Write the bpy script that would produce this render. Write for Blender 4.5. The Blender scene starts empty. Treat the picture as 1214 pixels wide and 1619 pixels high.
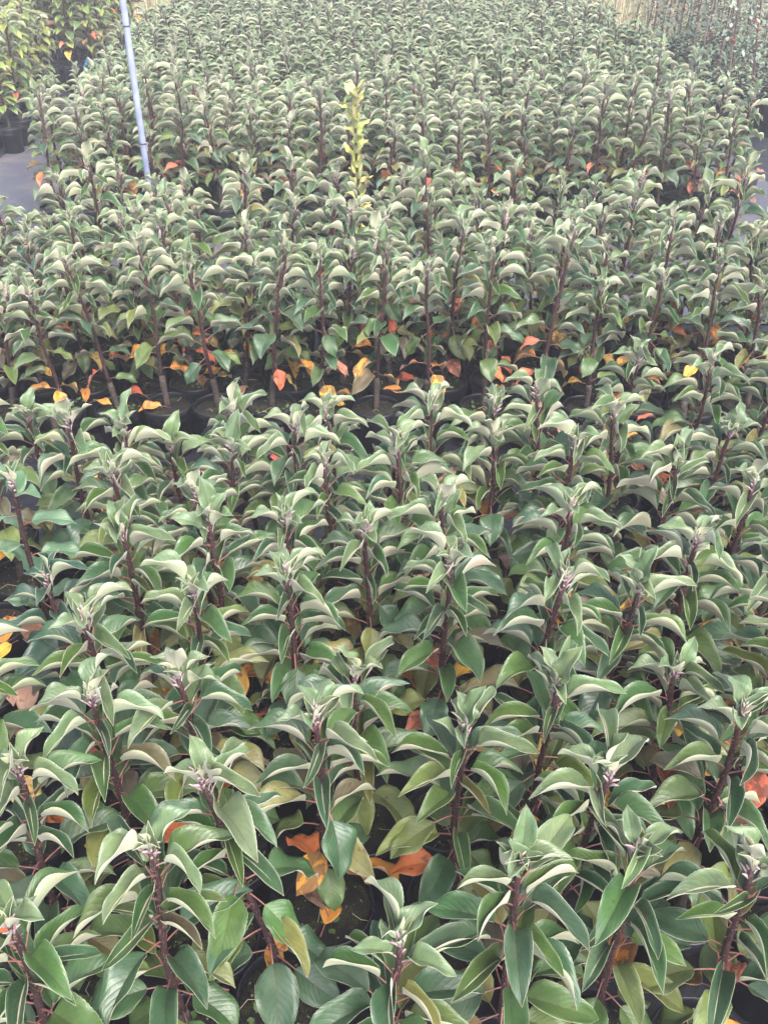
import bpy, math, random
import numpy as np
from math import sin, cos, pi, radians as R, degrees

random.seed(7)
rng = np.random.default_rng(7)
scene = bpy.context.scene

# ------------------------------------------------------------------ camera, sky, sun, exposure
CAM_Z, PITCH, FPX, PW, PH = 1.5, R(35.0), 1467.0, 1214.0, 1619.0
cam = bpy.data.cameras.new("camera")
cam.sensor_fit = 'VERTICAL'; cam.sensor_height = 36.0
cam.lens = 36.0 * FPX / PH
cam.clip_start = 0.02; cam.clip_end = 2000
cam_o = bpy.data.objects.new("camera", cam)
scene.collection.objects.link(cam_o)
cam_o.location = (0, 0, CAM_Z); cam_o.rotation_euler = (pi/2 - PITCH, 0, 0)
scene.camera = cam_o

SUN_EL, SUN_AZ = R(56), R(150)          # azimuth measured from +Y towards +X
world = bpy.data.worlds.new("World"); scene.world = world
world.use_nodes = True
wn = world.node_tree.nodes; wl = world.node_tree.links; wn.clear()
sky = wn.new("ShaderNodeTexSky"); sky.sky_type = 'NISHITA'; sky.sun_disc = False
sky.sun_elevation = SUN_EL; sky.sun_rotation = SUN_AZ
sky.air_density = 1.0; sky.dust_density = 4.0; sky.ozone_density = 1.0
bg = wn.new("ShaderNodeBackground"); bg.inputs[1].default_value = 0.135
wo = wn.new("ShaderNodeOutputWorld")
hs = wn.new("ShaderNodeHueSaturation"); hs.inputs["Saturation"].default_value = 0.7      # overcast, greyer than a clear sky
wl.new(sky.outputs[0], hs.inputs["Color"]); wl.new(hs.outputs[0], bg.inputs[0]); wl.new(bg.outputs[0], wo.inputs[0])
sun = bpy.data.lights.new("sun", 'SUN'); sun.energy = 1.25; sun.angle = R(28); sun.color = (1.0, 0.97, 0.93)
sun_o = bpy.data.objects.new("sun", sun); scene.collection.objects.link(sun_o)
sun_o.rotation_euler = (pi/2 - SUN_EL, 0, pi - SUN_AZ)
scene.view_settings.view_transform = 'Standard'; scene.view_settings.look = 'None'
scene.view_settings.gamma = 1.0; scene.view_settings.use_curve_mapping = False
scene.view_settings.exposure = 1.82

VEIL_DENSITY = 0.012  # density of the added volume that imitates lens glare
# ------------------------------------------------------------------ helpers
COL = bpy.data.collections.new("nursery")          # linked to the scene at the very end (fast linking)

def obj(name, mesh, parent=None, loc=(0, 0, 0), rot=(0, 0, 0), scale=1.0):
    o = bpy.data.objects.new(name, mesh)
    COL.objects.link(o)
    if parent is not None: o.parent = parent
    o.location = loc; o.rotation_euler = rot
    if scale != 1.0: o.scale = (scale,)*3 if not isinstance(scale, tuple) else scale
    return o

def tag(o, label=None, cat=None, group=None, kind=None):
    if label: o['label'] = label
    if cat: o['category'] = cat
    if group: o['group'] = group
    if kind: o['kind'] = kind
    return o

class MB:
    """collects verts, faces, material index, uv"""
    def __init__(s): s.v = []; s.f = []; s.m = []; s.uv = []
    def add(s, v, f, m=0, uv=None):
        b = len(s.v); s.v.extend(map(tuple, v))
        for q in f: s.f.append(tuple(b+i for i in q)); s.m.append(m)
        s.uv.extend(map(tuple, uv) if uv is not None else [(0.5, 0.5)]*len(v))
    def tube(s, pts, rad, n=8, m=0, cap=True):
        pts = np.array(pts, float); k = len(pts); rad = np.broadcast_to(np.array(rad, float), (k,))
        T = np.gradient(pts, axis=0); T /= np.linalg.norm(T, axis=1)[:, None] + 1e-12
        ref = np.array([1.0, 0.13, 0.07]) if abs(T[0, 0]) < .8 else np.array([0.1, 1.0, .07])
        v = []; uv = []
        for i in range(k):
            A = np.cross(T[i], ref); A /= np.linalg.norm(A); B = np.cross(T[i], A)
            for j in range(n):
                a = 2*pi*j/n; v.append(pts[i] + rad[i]*(cos(a)*A + sin(a)*B)); uv.append((j/n, i/(k-1)))
        f = [(i*n+j, i*n+(j+1) % n, (i+1)*n+(j+1) % n, (i+1)*n+j) for i in range(k-1) for j in range(n)]
        if cap: f += [tuple(range(n))[::-1], tuple(range((k-1)*n, k*n))]
        s.add(v, f, m, uv)
    def lathe(s, prof, n=32, m=0, cap_bottom=True):
        v = []; k = len(prof)
        for r, z in prof:
            for j in range(n): v.append((r*cos(2*pi*j/n), r*sin(2*pi*j/n), z))
        f = [(i*n+j, i*n+(j+1) % n, (i+1)*n+(j+1) % n, (i+1)*n+j) for i in range(k-1) for j in range(n)]
        if cap_bottom: f.append(tuple(range(n))[::-1])
        s.add(v, f, m)
    def box(s, c, d, m=0):
        cx, cy, cz = c; x, y, z = [a/2 for a in d]
        v = [(cx+sx*x, cy+sy*y, cz+sz*z) for sz in (-1, 1) for sy in (-1, 1) for sx in (-1, 1)]
        s.add(v, [(0,2,3,1),(4,5,7,6),(0,1,5,4),(2,6,7,3),(0,4,6,2),(1,3,7,5)], m)
    def mesh(s, name, mats, smooth=True):
        me = bpy.data.meshes.new(name); me.from_pydata(s.v, [], s.f)
        for m in mats: me.materials.append(m)
        me.polygons.foreach_set("material_index", s.m)
        if smooth: me.polygons.foreach_set("use_smooth", [True]*len(s.f))
        lay = me.uv_layers.new(name="UVMap")
        li = np.empty(len(me.loops), dtype=np.int32); me.loops.foreach_get("vertex_index", li)
        lay.data.foreach_set("uv", np.array(s.uv, dtype=np.float32)[li].ravel())
        me.update(); return me

def mat(name):
    m = bpy.data.materials.new(name); m.use_nodes = True
    nt = m.node_tree; return m, nt.nodes, nt.links, nt.nodes["Principled BSDF"]

def N(nodes, typ, **kw):
    n = nodes.new(typ)
    for k, v in kw.items(): setattr(n, k, v)
    return n

def mixc(nodes, links, fac, a, b, blend='MIX'):
    n = nodes.new("ShaderNodeMix"); n.data_type = 'RGBA'; n.blend_type = blend
    for i, x in ((0, fac), (6, a), (7, b)):
        if isinstance(x, (int, float)): n.inputs[i].default_value = x
        elif isinstance(x, tuple): n.inputs[i].default_value = (*x, 1) if len(x) == 3 else x
        else: links.new(x, n.inputs[i])
    return n.outputs[2]

def math_(nodes, links, op, *xs, clamp=False):
    n = nodes.new("ShaderNodeMath"); n.operation = op; n.use_clamp = clamp
    for i, x in enumerate(xs):
        if isinstance(x, (int, float)): n.inputs[i].default_value = x
        else: links.new(x, n.inputs[i])
    return n.outputs[0]

def ramp(nodes, links, x, stops):
    n = nodes.new("ShaderNodeValToRGB"); e = n.color_ramp.elements
    while len(e) < len(stops): e.new(0.5)
    for el, (p, c) in zip(e, stops): el.position = p; el.color = (*c, 1) if len(c) == 3 else c
    links.new(x, n.inputs[0]); return n.outputs[0]

def noise(nodes, links, scale, detail=3, rough=.55, vec=None, w=None):
    n = nodes.new("ShaderNodeTexNoise"); n.inputs["Scale"].default_value = scale
    n.inputs["Detail"].default_value = detail; n.inputs["Roughness"].default_value = rough
    if vec is not None: links.new(vec, n.inputs["Vector"])
    return n

# ------------------------------------------------------------------ leaf materials
def leaf_materials(src):
    """upper side, lower side: the tint of every leaf comes from the leaf object (or, in the far mass, from its attribute)"""
    out = []
    for side in ("upper", "lower"):
        m, nd, lk, bs = mat(f"leaf_{side}_{src}")
        if src == 'object':
            oi = N(nd, "ShaderNodeObjectInfo"); tint, spot, rnd = oi.outputs["Color"], oi.outputs["Alpha"], oi.outputs["Random"]
        else:
            at = N(nd, "ShaderNodeAttribute", attribute_name="tint"); tint, spot = at.outputs["Color"], at.outputs["Alpha"]
            rnd = N(nd, "ShaderNodeNewGeometry").outputs["Random Per Island"]
        uv = N(nd, "ShaderNodeUVMap"); sep = N(nd, "ShaderNodeSeparateXYZ"); lk.new(uv.outputs[0], sep.inputs[0])
        u, v = sep.outputs[0], sep.outputs[1]
        av = math_(nd, lk, 'ABSOLUTE', math_(nd, lk, 'MULTIPLY_ADD', v, 2.0, -1.0))
        tc = N(nd, "ShaderNodeTexCoord")
        vec = N(nd, "ShaderNodeVectorMath", operation='ADD'); lk.new(tc.outputs["Object"], vec.inputs[0])
        cmb = N(nd, "ShaderNodeCombineXYZ"); r9 = math_(nd, lk, 'MULTIPLY', rnd, 9.0)
        for i in range(3): lk.new(r9, cmb.inputs[i])
        lk.new(cmb.outputs[0], vec.inputs[1])
        n1 = noise(nd, lk, 45, 3, .6, vec.outputs[0]); n2 = noise(nd, lk, 160, 3, .6, vec.outputs[0])
        # side veins: slanted stripes, domed blade between them
        ph = math_(nd, lk, 'SUBTRACT', math_(nd, lk, 'MULTIPLY', u, 58.0), math_(nd, lk, 'MULTIPLY', av, 20.0))
        ph = math_(nd, lk, 'ADD', ph, math_(nd, lk, 'MULTIPLY', n1.outputs[0], 5.0))
        vein = math_(nd, lk, 'POWER', math_(nd, lk, 'ABSOLUTE', math_(nd, lk, 'SINE', math_(nd, lk, 'MULTIPLY', ph, .5))), .45)
        mid = math_(nd, lk, 'SUBTRACT', 1.0, math_(nd, lk, 'MULTIPLY', av, 13.0), clamp=True)
        if side == "upper":
            c = mixc(nd, lk, ramp(nd, lk, n1.outputs[0], [(.3, (0, 0, 0)), (.72, (1, 1, 1))]), mixc(nd, lk, 1.0, tint, (.78, .80, .84), 'MULTIPLY'),
                     mixc(nd, lk, 1.0, tint, (1.25, 1.18, 1.05), 'MULTIPLY'))
            inv = math_(nd, lk, 'SUBTRACT', 1.0, vein)
            c = mixc(nd, lk, math_(nd, lk, 'MULTIPLY', inv, .10), c, mixc(nd, lk, .5, tint, (.20, .26, .13)))
            # blotches, as many as the leaf is old
            thr = math_(nd, lk, 'MULTIPLY_ADD', spot, -.26, .72)
            bl = math_(nd, lk, 'MULTIPLY', math_(nd, lk, 'SUBTRACT', n1.outputs[0], thr), 14.0, clamp=True)
            bl2 = math_(nd, lk, 'MULTIPLY', math_(nd, lk, 'SUBTRACT', n2.outputs[0], math_(nd, lk, 'MULTIPLY_ADD', spot, -.12, .76)), 14.0, clamp=True)
            c = mixc(nd, lk, math_(nd, lk, 'MULTIPLY', math_(nd, lk, 'MAXIMUM', bl, bl2), .75), c, (.05, .028, .018))
            c = mixc(nd, lk, math_(nd, lk, 'MULTIPLY', mid, .75), c, mixc(nd, lk, .5, tint, (.06, .025, .02)))
            edge = math_(nd, lk, 'MULTIPLY', math_(nd, lk, 'SUBTRACT', av, math_(nd, lk, 'MULTIPLY_ADD', n1.outputs[0], .10, .905)), 22.0, clamp=True)
            c = mixc(nd, lk, math_(nd, lk, 'MULTIPLY', edge, .28), c, mixc(nd, lk, .40, (.34, .40, .20), tint))
            # dust film and scorched tips
            n4 = noise(nd, lk, 14, 4, .65, vec.outputs[0])
            c = mixc(nd, lk, ramp(nd, lk, n4.outputs[0], [(.50, (0, 0, 0)), (.75, (.20, .20, .20))]), c, (.24, .25, .18))
            tipf = math_(nd, lk, 'MULTIPLY', math_(nd, lk, 'ADD', math_(nd, lk, 'SUBTRACT', u, .985), math_(nd, lk, 'MULTIPLY', math_(nd, lk, 'SUBTRACT', rnd, .6), .25)), 16.0, clamp=True)
            c = mixc(nd, lk, math_(nd, lk, 'MULTIPLY', math_(nd, lk, 'MULTIPLY', tipf, math_(nd, lk, 'GREATER_THAN', u, .9)), n2.outputs[0]), c, (.11, .06, .03))
            lk.new(c, bs.inputs["Base Color"])
            lk.new(math_(nd, lk, 'ADD', math_(nd, lk, 'MULTIPLY_ADD', n4.outputs[0], .45, .20), math_(nd, lk, 'MULTIPLY', spot, .25)), bs.inputs["Roughness"]); bs.inputs["Specular IOR Level"].default_value = .55
            bs.inputs["Sheen Weight"].default_value = .0
            hgt = math_(nd, lk, 'ADD', math_(nd, lk, 'MULTIPLY', vein, .65), math_(nd, lk, 'MULTIPLY', n1.outputs[0], 3.2))
            bd = .0008
        else:
            base = mixc(nd, lk, rnd, (.46, .53, .32), (.52, .50, .38))
            c = mixc(nd, lk, .30, base, mixc(nd, lk, .2, tint, (.35, .40, .22)))
            st = N(nd, "ShaderNodeSeparateColor"); lk.new(tint, st.inputs[0])
            yel = math_(nd, lk, 'MULTIPLY', math_(nd, lk, 'SUBTRACT', st.outputs[0], .22), 5.0, clamp=True)
            c = mixc(nd, lk, math_(nd, lk, 'MAXIMUM', math_(nd, lk, 'MULTIPLY', yel, .8), math_(nd, lk, 'MULTIPLY', spot, .5), clamp=True), c, mixc(nd, lk, .25, tint, (.5, .4, .25)))
            c = mixc(nd, lk, ramp(nd, lk, n1.outputs[0], [(.40, (0, 0, 0)), (.75, (.55, .55, .55))]), c, (.46, .33, .26))
            c = mixc(nd, lk, math_(nd, lk, 'MULTIPLY', math_(nd, lk, 'SUBTRACT', 1.0, vein), .25), c, (.50, .53, .37))
            lk.new(c, bs.inputs["Base Color"])
            bs.inputs["Roughness"].default_value = .75; bs.inputs["Specular IOR Level"].default_value = .3
            bs.inputs["Sheen Weight"].default_value = .25; bs.inputs["Sheen Roughness"].default_value = .5
            hgt = math_(nd, lk, 'ADD', math_(nd, lk, 'MULTIPLY', math_(nd, lk, 'SUBTRACT', 1.0, vein), .5), math_(nd, lk, 'MULTIPLY', n2.outputs[0], .5))
            bd = .0006
        bp = N(nd, "ShaderNodeBump"); bp.inputs["Strength"].default_value = .55; bp.inputs["Distance"].default_value = bd
        lk.new(hgt, bp.inputs["Height"]); lk.new(bp.outputs[0], bs.inputs["Normal"])
        out.append(m)
    return out

def simple(name, col, rough=.6, spec=.5, nscale=0, col2=None, bump=0, detail=4, stops=(.35, .65)):
    m, nd, lk, bs = mat(name)
    bs.inputs["Roughness"].default_value = rough; bs.inputs["Specular IOR Level"].default_value = spec
    if nscale:
        tc = N(nd, "ShaderNodeTexCoord"); n = noise(nd, lk, nscale, detail, .6, tc.outputs["Object"])
        lk.new(ramp(nd, lk, n.outputs[0], [(stops[0], col), (stops[1], col2 or col)]), bs.inputs["Base Color"])
        if bump:
            bp = N(nd, "ShaderNodeBump"); bp.inputs["Strength"].default_value = .8; bp.inputs["Distance"].default_value = bump
            lk.new(n.outputs[0], bp.inputs["Height"]); lk.new(bp.outputs[0], bs.inputs["Normal"])
    else: bs.inputs["Base Color"].default_value = (*col, 1)
    return m

LEAF_O = leaf_materials('object'); LEAF_A = leaf_materials('attribute')
M_PET = simple("petiole", (.20, .055, .055), .5, .4, 60, (.30, .16, .13))
M_PETY = simple("young_petiole", (.50, .40, .40), .7, .3, 80, (.34, .17, .18))
M_STEM = simple("stem_bark", (.042, .019, .022), .6, .4, 420, (.24, .16, .14), .0012, 2, (.56, .74))
M_ROOT = simple("rootstock_bark", (.038, .029, .026), .85, .2, 130, (.10, .08, .07), .0015)
M_WOOL = simple("woolly_bud", (.50, .42, .43), .9, .2, 200, (.36, .22, .25), .0005)
M_POT = simple("black_pot_plastic", (.009, .010, .015), .42, .45, 35, (.040, .038, .038), .0003, 6, (.52, .80))
M_PEBB = simple("grit", (.22, .20, .18), .9, .2, 90, (.10, .09, .08))

def soil_material():
    m, nd, lk, bs = mat("potting_soil")
    tc = N(nd, "ShaderNodeTexCoord"); oi = N(nd, "ShaderNodeObjectInfo")
    geo = N(nd, "ShaderNodeNewGeometry")
    n1 = noise(nd, lk, 330, 4, .7, geo.outputs["Position"]); n2 = noise(nd, lk, 28, 3, .6, geo.outputs["Position"]); n3 = noise(nd, lk, 700, 2, .5, geo.outputs["Position"])
    c = ramp(nd, lk, n1.outputs[0], [(.3, (.005, .004, .004)), (.62, (.018, .014, .013)), (.80, (.060, .048, .040))])
    mossf = math_(nd, lk, 'MULTIPLY', ramp(nd, lk, n2.outputs[0], [(.48, (0, 0, 0)), (.66, (1, 1, 1))]), ramp(nd, lk, n1.outputs[0], [(.42, (0, 0, 0)), (.60, (1, 1, 1))]))
    c = mixc(nd, lk, math_(nd, lk, 'MULTIPLY', mossf, .8), c, mixc(nd, lk, n3.outputs[0], (.035, .050, .012), (.11, .12, .03)))
    lk.new(c, bs.inputs["Base Color"]); bs.inputs["Roughness"].default_value = .85; bs.inputs["Specular IOR Level"].default_value = .3
    bp = N(nd, "ShaderNodeBump"); bp.inputs["Strength"].default_value = 1; bp.inputs["Distance"].default_value = .004
    lk.new(n1.outputs[0], bp.inputs["Height"]); lk.new(bp.outputs[0], bs.inputs["Normal"])
    return m
M_SOIL = soil_material()

# ------------------------------------------------------------------ leaf shapes
PS = [0, .04, .12, .25, .40, .55, .70, .82, .91, .96, 1]
PV = [.03, .30, .66, .96, 1.0, .91, .69, .43, .20, .08, .0]
def leaf_arrays(L, W, elev, bend, fold, pet, nS, nV, wav=.004, side=0.0, serr=True, seed=0, roll_tip=0.0, thick=.00032):
    r = random.Random(seed)
    s = np.linspace(0, 1, nS+1)
    a = R(elev) - R(bend) * s**1.15
    d = L/nS
    x = np.concatenate([[0], np.cumsum(np.cos(a[:-1])*d)]); z = np.concatenate([[0], np.cumsum(np.sin(a[:-1])*d)])
    y = side * s**2 * L
    pe = R(elev) + R(12)
    x += pet*cos(pe); z += pet*sin(pe)
    P = np.stack([x, y, z], 1)
    T = np.gradient(P, axis=0); T /= np.linalg.norm(T, axis=1)[:, None]
    tw = R(roll_tip) * s
    S = np.stack([np.zeros_like(s), np.ones_like(s), np.zeros_like(s)], 1); S -= (S*T).sum(1)[:, None]*T; S /= np.linalg.norm(S, axis=1)[:, None]
    Nn = np.cross(T, S)
    S, Nn = S*np.cos(tw)[:, None] + Nn*np.sin(tw)[:, None], Nn*np.cos(tw)[:, None] - S*np.sin(tw)[:, None]
    prof = np.interp(s, PS, PV)
    nv = 2*nV+1; vv = np.linspace(-1, 1, nv)
    p1, p2, k1, k2 = r.uniform(0, 6), r.uniform(0, 6), r.uniform(7, 12), r.uniform(7, 12)
    fl = R(fold + r.uniform(-6, 6)); fr = R(fold + r.uniform(-6, 6))
    top = np.zeros((nS+1, nv, 3)); nor = np.zeros_like(top)
    for j, v in enumerate(vv):
        av = abs(v); sg = 1 if v >= 0 else -1
        f0 = (fr if sg > 0 else fl) * np.clip(1.06 - .22*s, .4, 1.2)
        m = 12; q = (np.arange(m)+.5)/m*av
        ang = f0[:, None]*(.82 + .42*q[None, :])
        lat = np.cos(ang).sum(1)*av/m; up = np.sin(ang).sum(1)*av/m
        w = W/2*prof
        if serr and av > .99: w = w*(1 + np.where(np.arange(nS+1) % 2 == 0, -.014, .014))
        wave = wav*np.sin(s*(k1 if sg > 0 else k2) + (p1 if sg > 0 else p2))*av**2*np.minimum(1, prof*1.5)
        top[:, j] = P + S*(sg*lat*w)[:, None] + Nn*(up*w + wave)[:, None]
        aend = ang[:, -1]
        nor[:, j] = Nn*np.cos(aend)[:, None] - S*(sg*np.sin(aend))[:, None]
    t = thick
    bot = top - nor*t
    uv = np.stack(np.meshgrid(s, (vv+1)/2, indexing='ij'), -1)
    n = (nS+1)*nv
    V = np.concatenate([top.reshape(-1, 3), bot.reshape(-1, 3)]); UV = np.concatenate([uv.reshape(-1, 2)]*2)
    F, MI = [], []
    for i in range(nS):
        for j in range(nv-1):
            q = (i*nv+j, (i+1)*nv+j, (i+1)*nv+j+1, i*nv+j+1)
            for t3 in ((q[0], q[1], q[2]), (q[0], q[2], q[3])):          # same diagonal above and below, so the two skins never cross
                F.append(t3); MI.append(0); F.append(tuple(n+k for k in t3[::-1])); MI.append(1)
        for j, fl_ in ((0, False), (nv-1, True)):
            q = (i*nv+j, n+i*nv+j, n+(i+1)*nv+j, (i+1)*nv+j)
            F.append(q[::-1] if fl_ else q); MI.append(1)
    return V, UV, F, MI, P[0]

def leaf_mesh(name, mats, pet_r=.0011, pmat=M_PET, **k):
    V, UV, F, MI, p0 = leaf_arrays(**k)
    mb = MB(); mb.v = [tuple(a) for a in V]; mb.uv = [tuple(a) for a in UV]; mb.f = list(F); mb.m = list(MI)
    if k['pet'] > 0:
        mb.tube([(0, 0, 0), tuple(p0*.5 + np.array([0, 0, .0012])), tuple(p0*1.04)], [pet_r*1.35, pet_r, pet_r*.9], 5, 2, False)
    me = mb.mesh(name, mats + [pmat])
    mid = np.zeros(len(mb.v), bool); nn = len(V); mid[:nn] = np.abs(UV[:, 1]-.5) < 1e-4
    ev = np.empty(len(me.edges)*2, np.int32); me.edges.foreach_get("vertices", ev); ev = ev.reshape(-1, 2)
    at = me.attributes.new("sharp_edge", 'BOOLEAN', 'EDGE'); at.data.foreach_set("value", mid[ev[:, 0]] & mid[ev[:, 1]])      # crease along the midrib
    return me

CLASSES = {   # length, width, elevation, bend, fold, petiole
    'bud':   [(.030, .012, 82, 10, 60, .004), (.040, .016, 70, 40, 62, .006), (.034, .014, 88, 25, 58, .005)],
    'young': [(.066, .038, 70, 50, 34, .024), (.062, .038, 50, 80, 60, .026), (.072, .037, 80, 28, 26, .022), (.074, .043, 44, 80, 62, .028), (.058, .034, 62, 60, 42, .024)],
    'upper': [(.088, .050, 36, 70, 64, .028), (.094, .053, 30, 66, 56, .030), (.082, .047, 42, 78, 70, .027), (.090, .052, 26, 60, 60, .029), (.098, .053, 36, 72, 66, .028)],
    'mid':   [(.100, .058, 24, 58, 52, .031), (.106, .061, 16, 52, 42, .033), (.096, .056, 30, 72, 62, .031), (.104, .058, 18, 60, 48, .031)],
    'low':   [(.096, .060, 0, 50, 28, .032), (.090, .058, -18, 42, 18, .034), (.102, .062, 6, 58, 38, .032), (.084, .054, -34, 34, 14, .034)],
    'flat':  [(.078, .044, 30, 30, 18, .020), (.085, .046, 15, 40, 22, .022), (.070, .040, 45, 35, 20, .018)],
    'spoon': [(.076, .044, 60, 18, 24, .008), (.070, .040, 50, 30, 26, .008), (.078, .046, 68, 40, 30, .008)],
}
KL, KW = .88, 1.06
CLASSES = {c: [(l*KL, w*KL*(KW if c not in ('flat', 'spoon') else 1), e, b, f, p*.95) for l, w, e, b, f, p in v] for c, v in CLASSES.items()}
LM = {'hi': {}, 'lo': {}}
for lod, (nS, nV, ser) in {'hi': (44, 3, True), 'lo': (10, 2, False)}.items():
    for c, vs in CLASSES.items():
        LM[lod][c] = [leaf_mesh(f"leaf_{c}", LEAF_O, pmat=M_PETY if c in ('bud', 'young') else M_PET, L=l, W=w, elev=e, bend=b, fold=f, pet=p,
                      nS=nS, nV=nV, serr=ser, wav=(.0055 if lod == 'hi' else .003) if c not in ('bud',) else .001, side=sd, seed=i*17+len(c), roll_tip=rt)
                      for i, (l, w, e, b, f, p) in enumerate(vs) for sd, rt in ((.08*(-1)**i, 6*(-1)**i), (-.13*(-1)**i, -12*(-1)**i))]
FLY = {c: [leaf_arrays(L=l, W=w, elev=e, bend=b, fold=f, pet=p, nS=6, nV=1, serr=False, seed=i, thick=.0008) for i, (l, w, e, b, f, p) in enumerate(vs)] for c, vs in CLASSES.items()}

GREEN = [(.038, .088, .032), (.047, .102, .030), (.032, .076, .036), (.062, .114, .030), (.038, .082, .043)]
OLD = [(.100, .140, .035), (.130, .150, .040), (.085, .125, .040), (.16, .15, .05), (.10, .085, .05)]
AUT = [(.60, .28, .035), (.60, .22, .030), (.58, .12, .05), (.62, .36, .05), (.60, .16, .09), (.40, .25, .06), (.57, .15, .04)]
def jit(c, k=.18):
    f = 1 + random.uniform(-k, k); return tuple(min(1, max(0, x*f*(1+random.uniform(-.06, .06)))) for x in c)

# ------------------------------------------------------------------ sapling prototypes
class Proto: pass
def make_proto(height, lean, nleaf, seed, bare=.10, kinds=None, gap=1.0):
    r = random.Random(seed); p = Proto(); p.h = height; p.lean = lean
    t = np.linspace(0, 1, 9)
    ph = r.uniform(0, 6)
    bx = lean*t**1.3 + .005*np.sin(t*7+ph)*t*(1-t)*4; by = .005*np.sin(t*6+ph*2)*t*(1-t)*4
    p.pts = np.stack([bx, by, t*height], 1)
    at = lambda z: np.array([np.interp(z, p.pts[:, 2], p.pts[:, k]) for k in range(3)])
    z0 = min(.10, height*.22)
    mb = MB()                                             # rootstock with a graft bump
    zz = np.array([-.004, .02, .045, .065, .08, z0])
    mb.tube([at(max(0, z)) if z > 0 else (0, 0, z) for z in zz], [.0105, .0090, .0088, .0098, .0105, .0072], 9, 0)
    p.root = mb.mesh("rootstock", [M_ROOT])
    mb = MB(); zz = np.linspace(z0-.006, height, 14)
    rad = np.linspace(.0058, .0038, 14)
    mb.tube([at(z) for z in zz], rad, 8, 0)
    for k in range(80):                                   # stipules and short bristles
        z = r.uniform(z0, height-.01); b = at(z); a = r.uniform(0, 2*pi); l = r.uniform(.002, .0055)
        d = np.array([cos(a), sin(a), r.uniform(.2, 1.0)]); w = .0007
        q = b + np.array([cos(a), sin(a), 0])*.0045
        mb.tube([q, q + d*l], [w, w*.25], 3, 1, False)
    p.stem = mb.mesh("stem", [M_STEM, M_PET])
    mb = MB(); top = at(height)                           # woolly tip
    for k in range(14):
        a = k*2.4 + r.uniform(-.3, .3); tl = r.uniform(.10, .9); l = r.uniform(.010, .024)
        d = np.array([cos(a)*sin(tl), sin(a)*sin(tl), cos(tl)])
        b = top + np.array([0, 0, -.018 + .002*k])
        mb.tube([b, b + d*l*.5 + np.array([0, 0, .002]), b + d*l], [.0015, .0018, .0005], 6, 0)
    p.tip = mb.mesh("shoot_tip", [M_WOOL])
    p.leaves = []
    n = nleaf; az = r.uniform(0, 6)
    for k in range(5):
        p.leaves.append(('bud', r.randrange(6), at(height-.004), (r.uniform(-.2, .2), r.uniform(-.1, .2), r.uniform(0, 6.28)), r.uniform(.9, 1.4), 0.0))
    for k in range(n):
        q = ((k+.3)/n)**1.12; z = height - .006 - q*(height*(1-bare) - .02)*gap
        az += 2.39996 + r.uniform(-.35, .35)
        if kinds: c = r.choice(kinds)
        else: c = 'young' if k < 5 else 'upper' if q < .42 else 'mid' if q < .74 else 'low'
        if c == 'mid' and r.random() < .2: c = 'low'
        p.leaves.append((c, r.randrange(len(LM['hi'][c])), at(z), (r.gauss(0, .13), r.gauss(0, .10), az), r.uniform(.84, 1.10), q))
    return p

PROTOS = []
for i, h in enumerate([.45, .45, .43, .40, .42, .49, .48, .35, .53, .47]):
    for j, ln in enumerate([.012, .04, .07]):
        PROTOS.append(make_proto(h, ln, int(36 + (h-.45)*60) + (i % 3), 100+i*7+j, bare=.16))
DARKP = make_proto(.36, .02, 22, 501)
THIN = make_proto(.52, .06, 15, 502, bare=.28, kinds=['flat'], gap=1.0)
YELP = make_proto(.75, .012, 40, 503, bare=.12, kinds=['spoon'])
TALLP = [make_proto(.48 + .05*i, .03, 62 + 3*i, 600+i, bare=.14, kinds=['upper', 'mid', 'low', 'mid', 'low']) for i in range(4)]

POT_H, SOIL_Z = .158, .145
def pot_mesh(s=1.0, seg=30):
    mb = MB(); mb.lathe([(.057, 0), (.0655, .136), (.0715, .139), (.0725, .142), (.0725, .155), (.0708, .158), (.0690, .1575), (.0680, .150), (.0665, .120)], seg)
    return mb.mesh("pot", [M_POT])
POT = pot_mesh(); POT_LO = pot_mesh(seg=18)
def soil_mesh(seed):
    r = random.Random(seed); mb = MB(); n = 24; rings = [0.0001, .012, .024, .036, .047, .057, .0668]
    v = []
    for k, rr in enumerate(rings):
        for j in range(n):
            a = 2*pi*j/n; v.append((rr*cos(a), rr*sin(a), (r.uniform(-.003, .003) if k < 6 else -.004) + .003*(1-rr/.067)))
    f = [(i*n+j, i*n+(j+1) % n, (i+1)*n+(j+1) % n, (i+1)*n+j)[::-1] for i in range(6) for j in range(n)]
    f = [q[::-1] for q in f]
    mb.add(v, f)
    for k in range(26):                                   # crumbs and grit
        a, rr, sz = r.uniform(0, 6.28), .06*math.sqrt(r.random()), r.uniform(.001, .0028)
        c = np.array([rr*cos(a), rr*sin(a), .002])
        o8 = [c + sz*np.array(d)*np.array([r.uniform(.6, 1.2) for _ in range(3)]) for d in ((1,0,0),(-1,0,0),(0,1,0),(0,-1,0),(0,0,1),(0,0,-1))]
        mb.add(o8, [(0,2,4),(2,1,4),(1,3,4),(3,0,4),(2,0,5),(1,2,5),(3,1,5),(0,3,5)], 1 if r.random() < .35 else 0)
    return mb.mesh("soil", [M_SOIL, M_PEBB])
SOILS = [soil_mesh(i) for i in range(5)]

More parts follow.
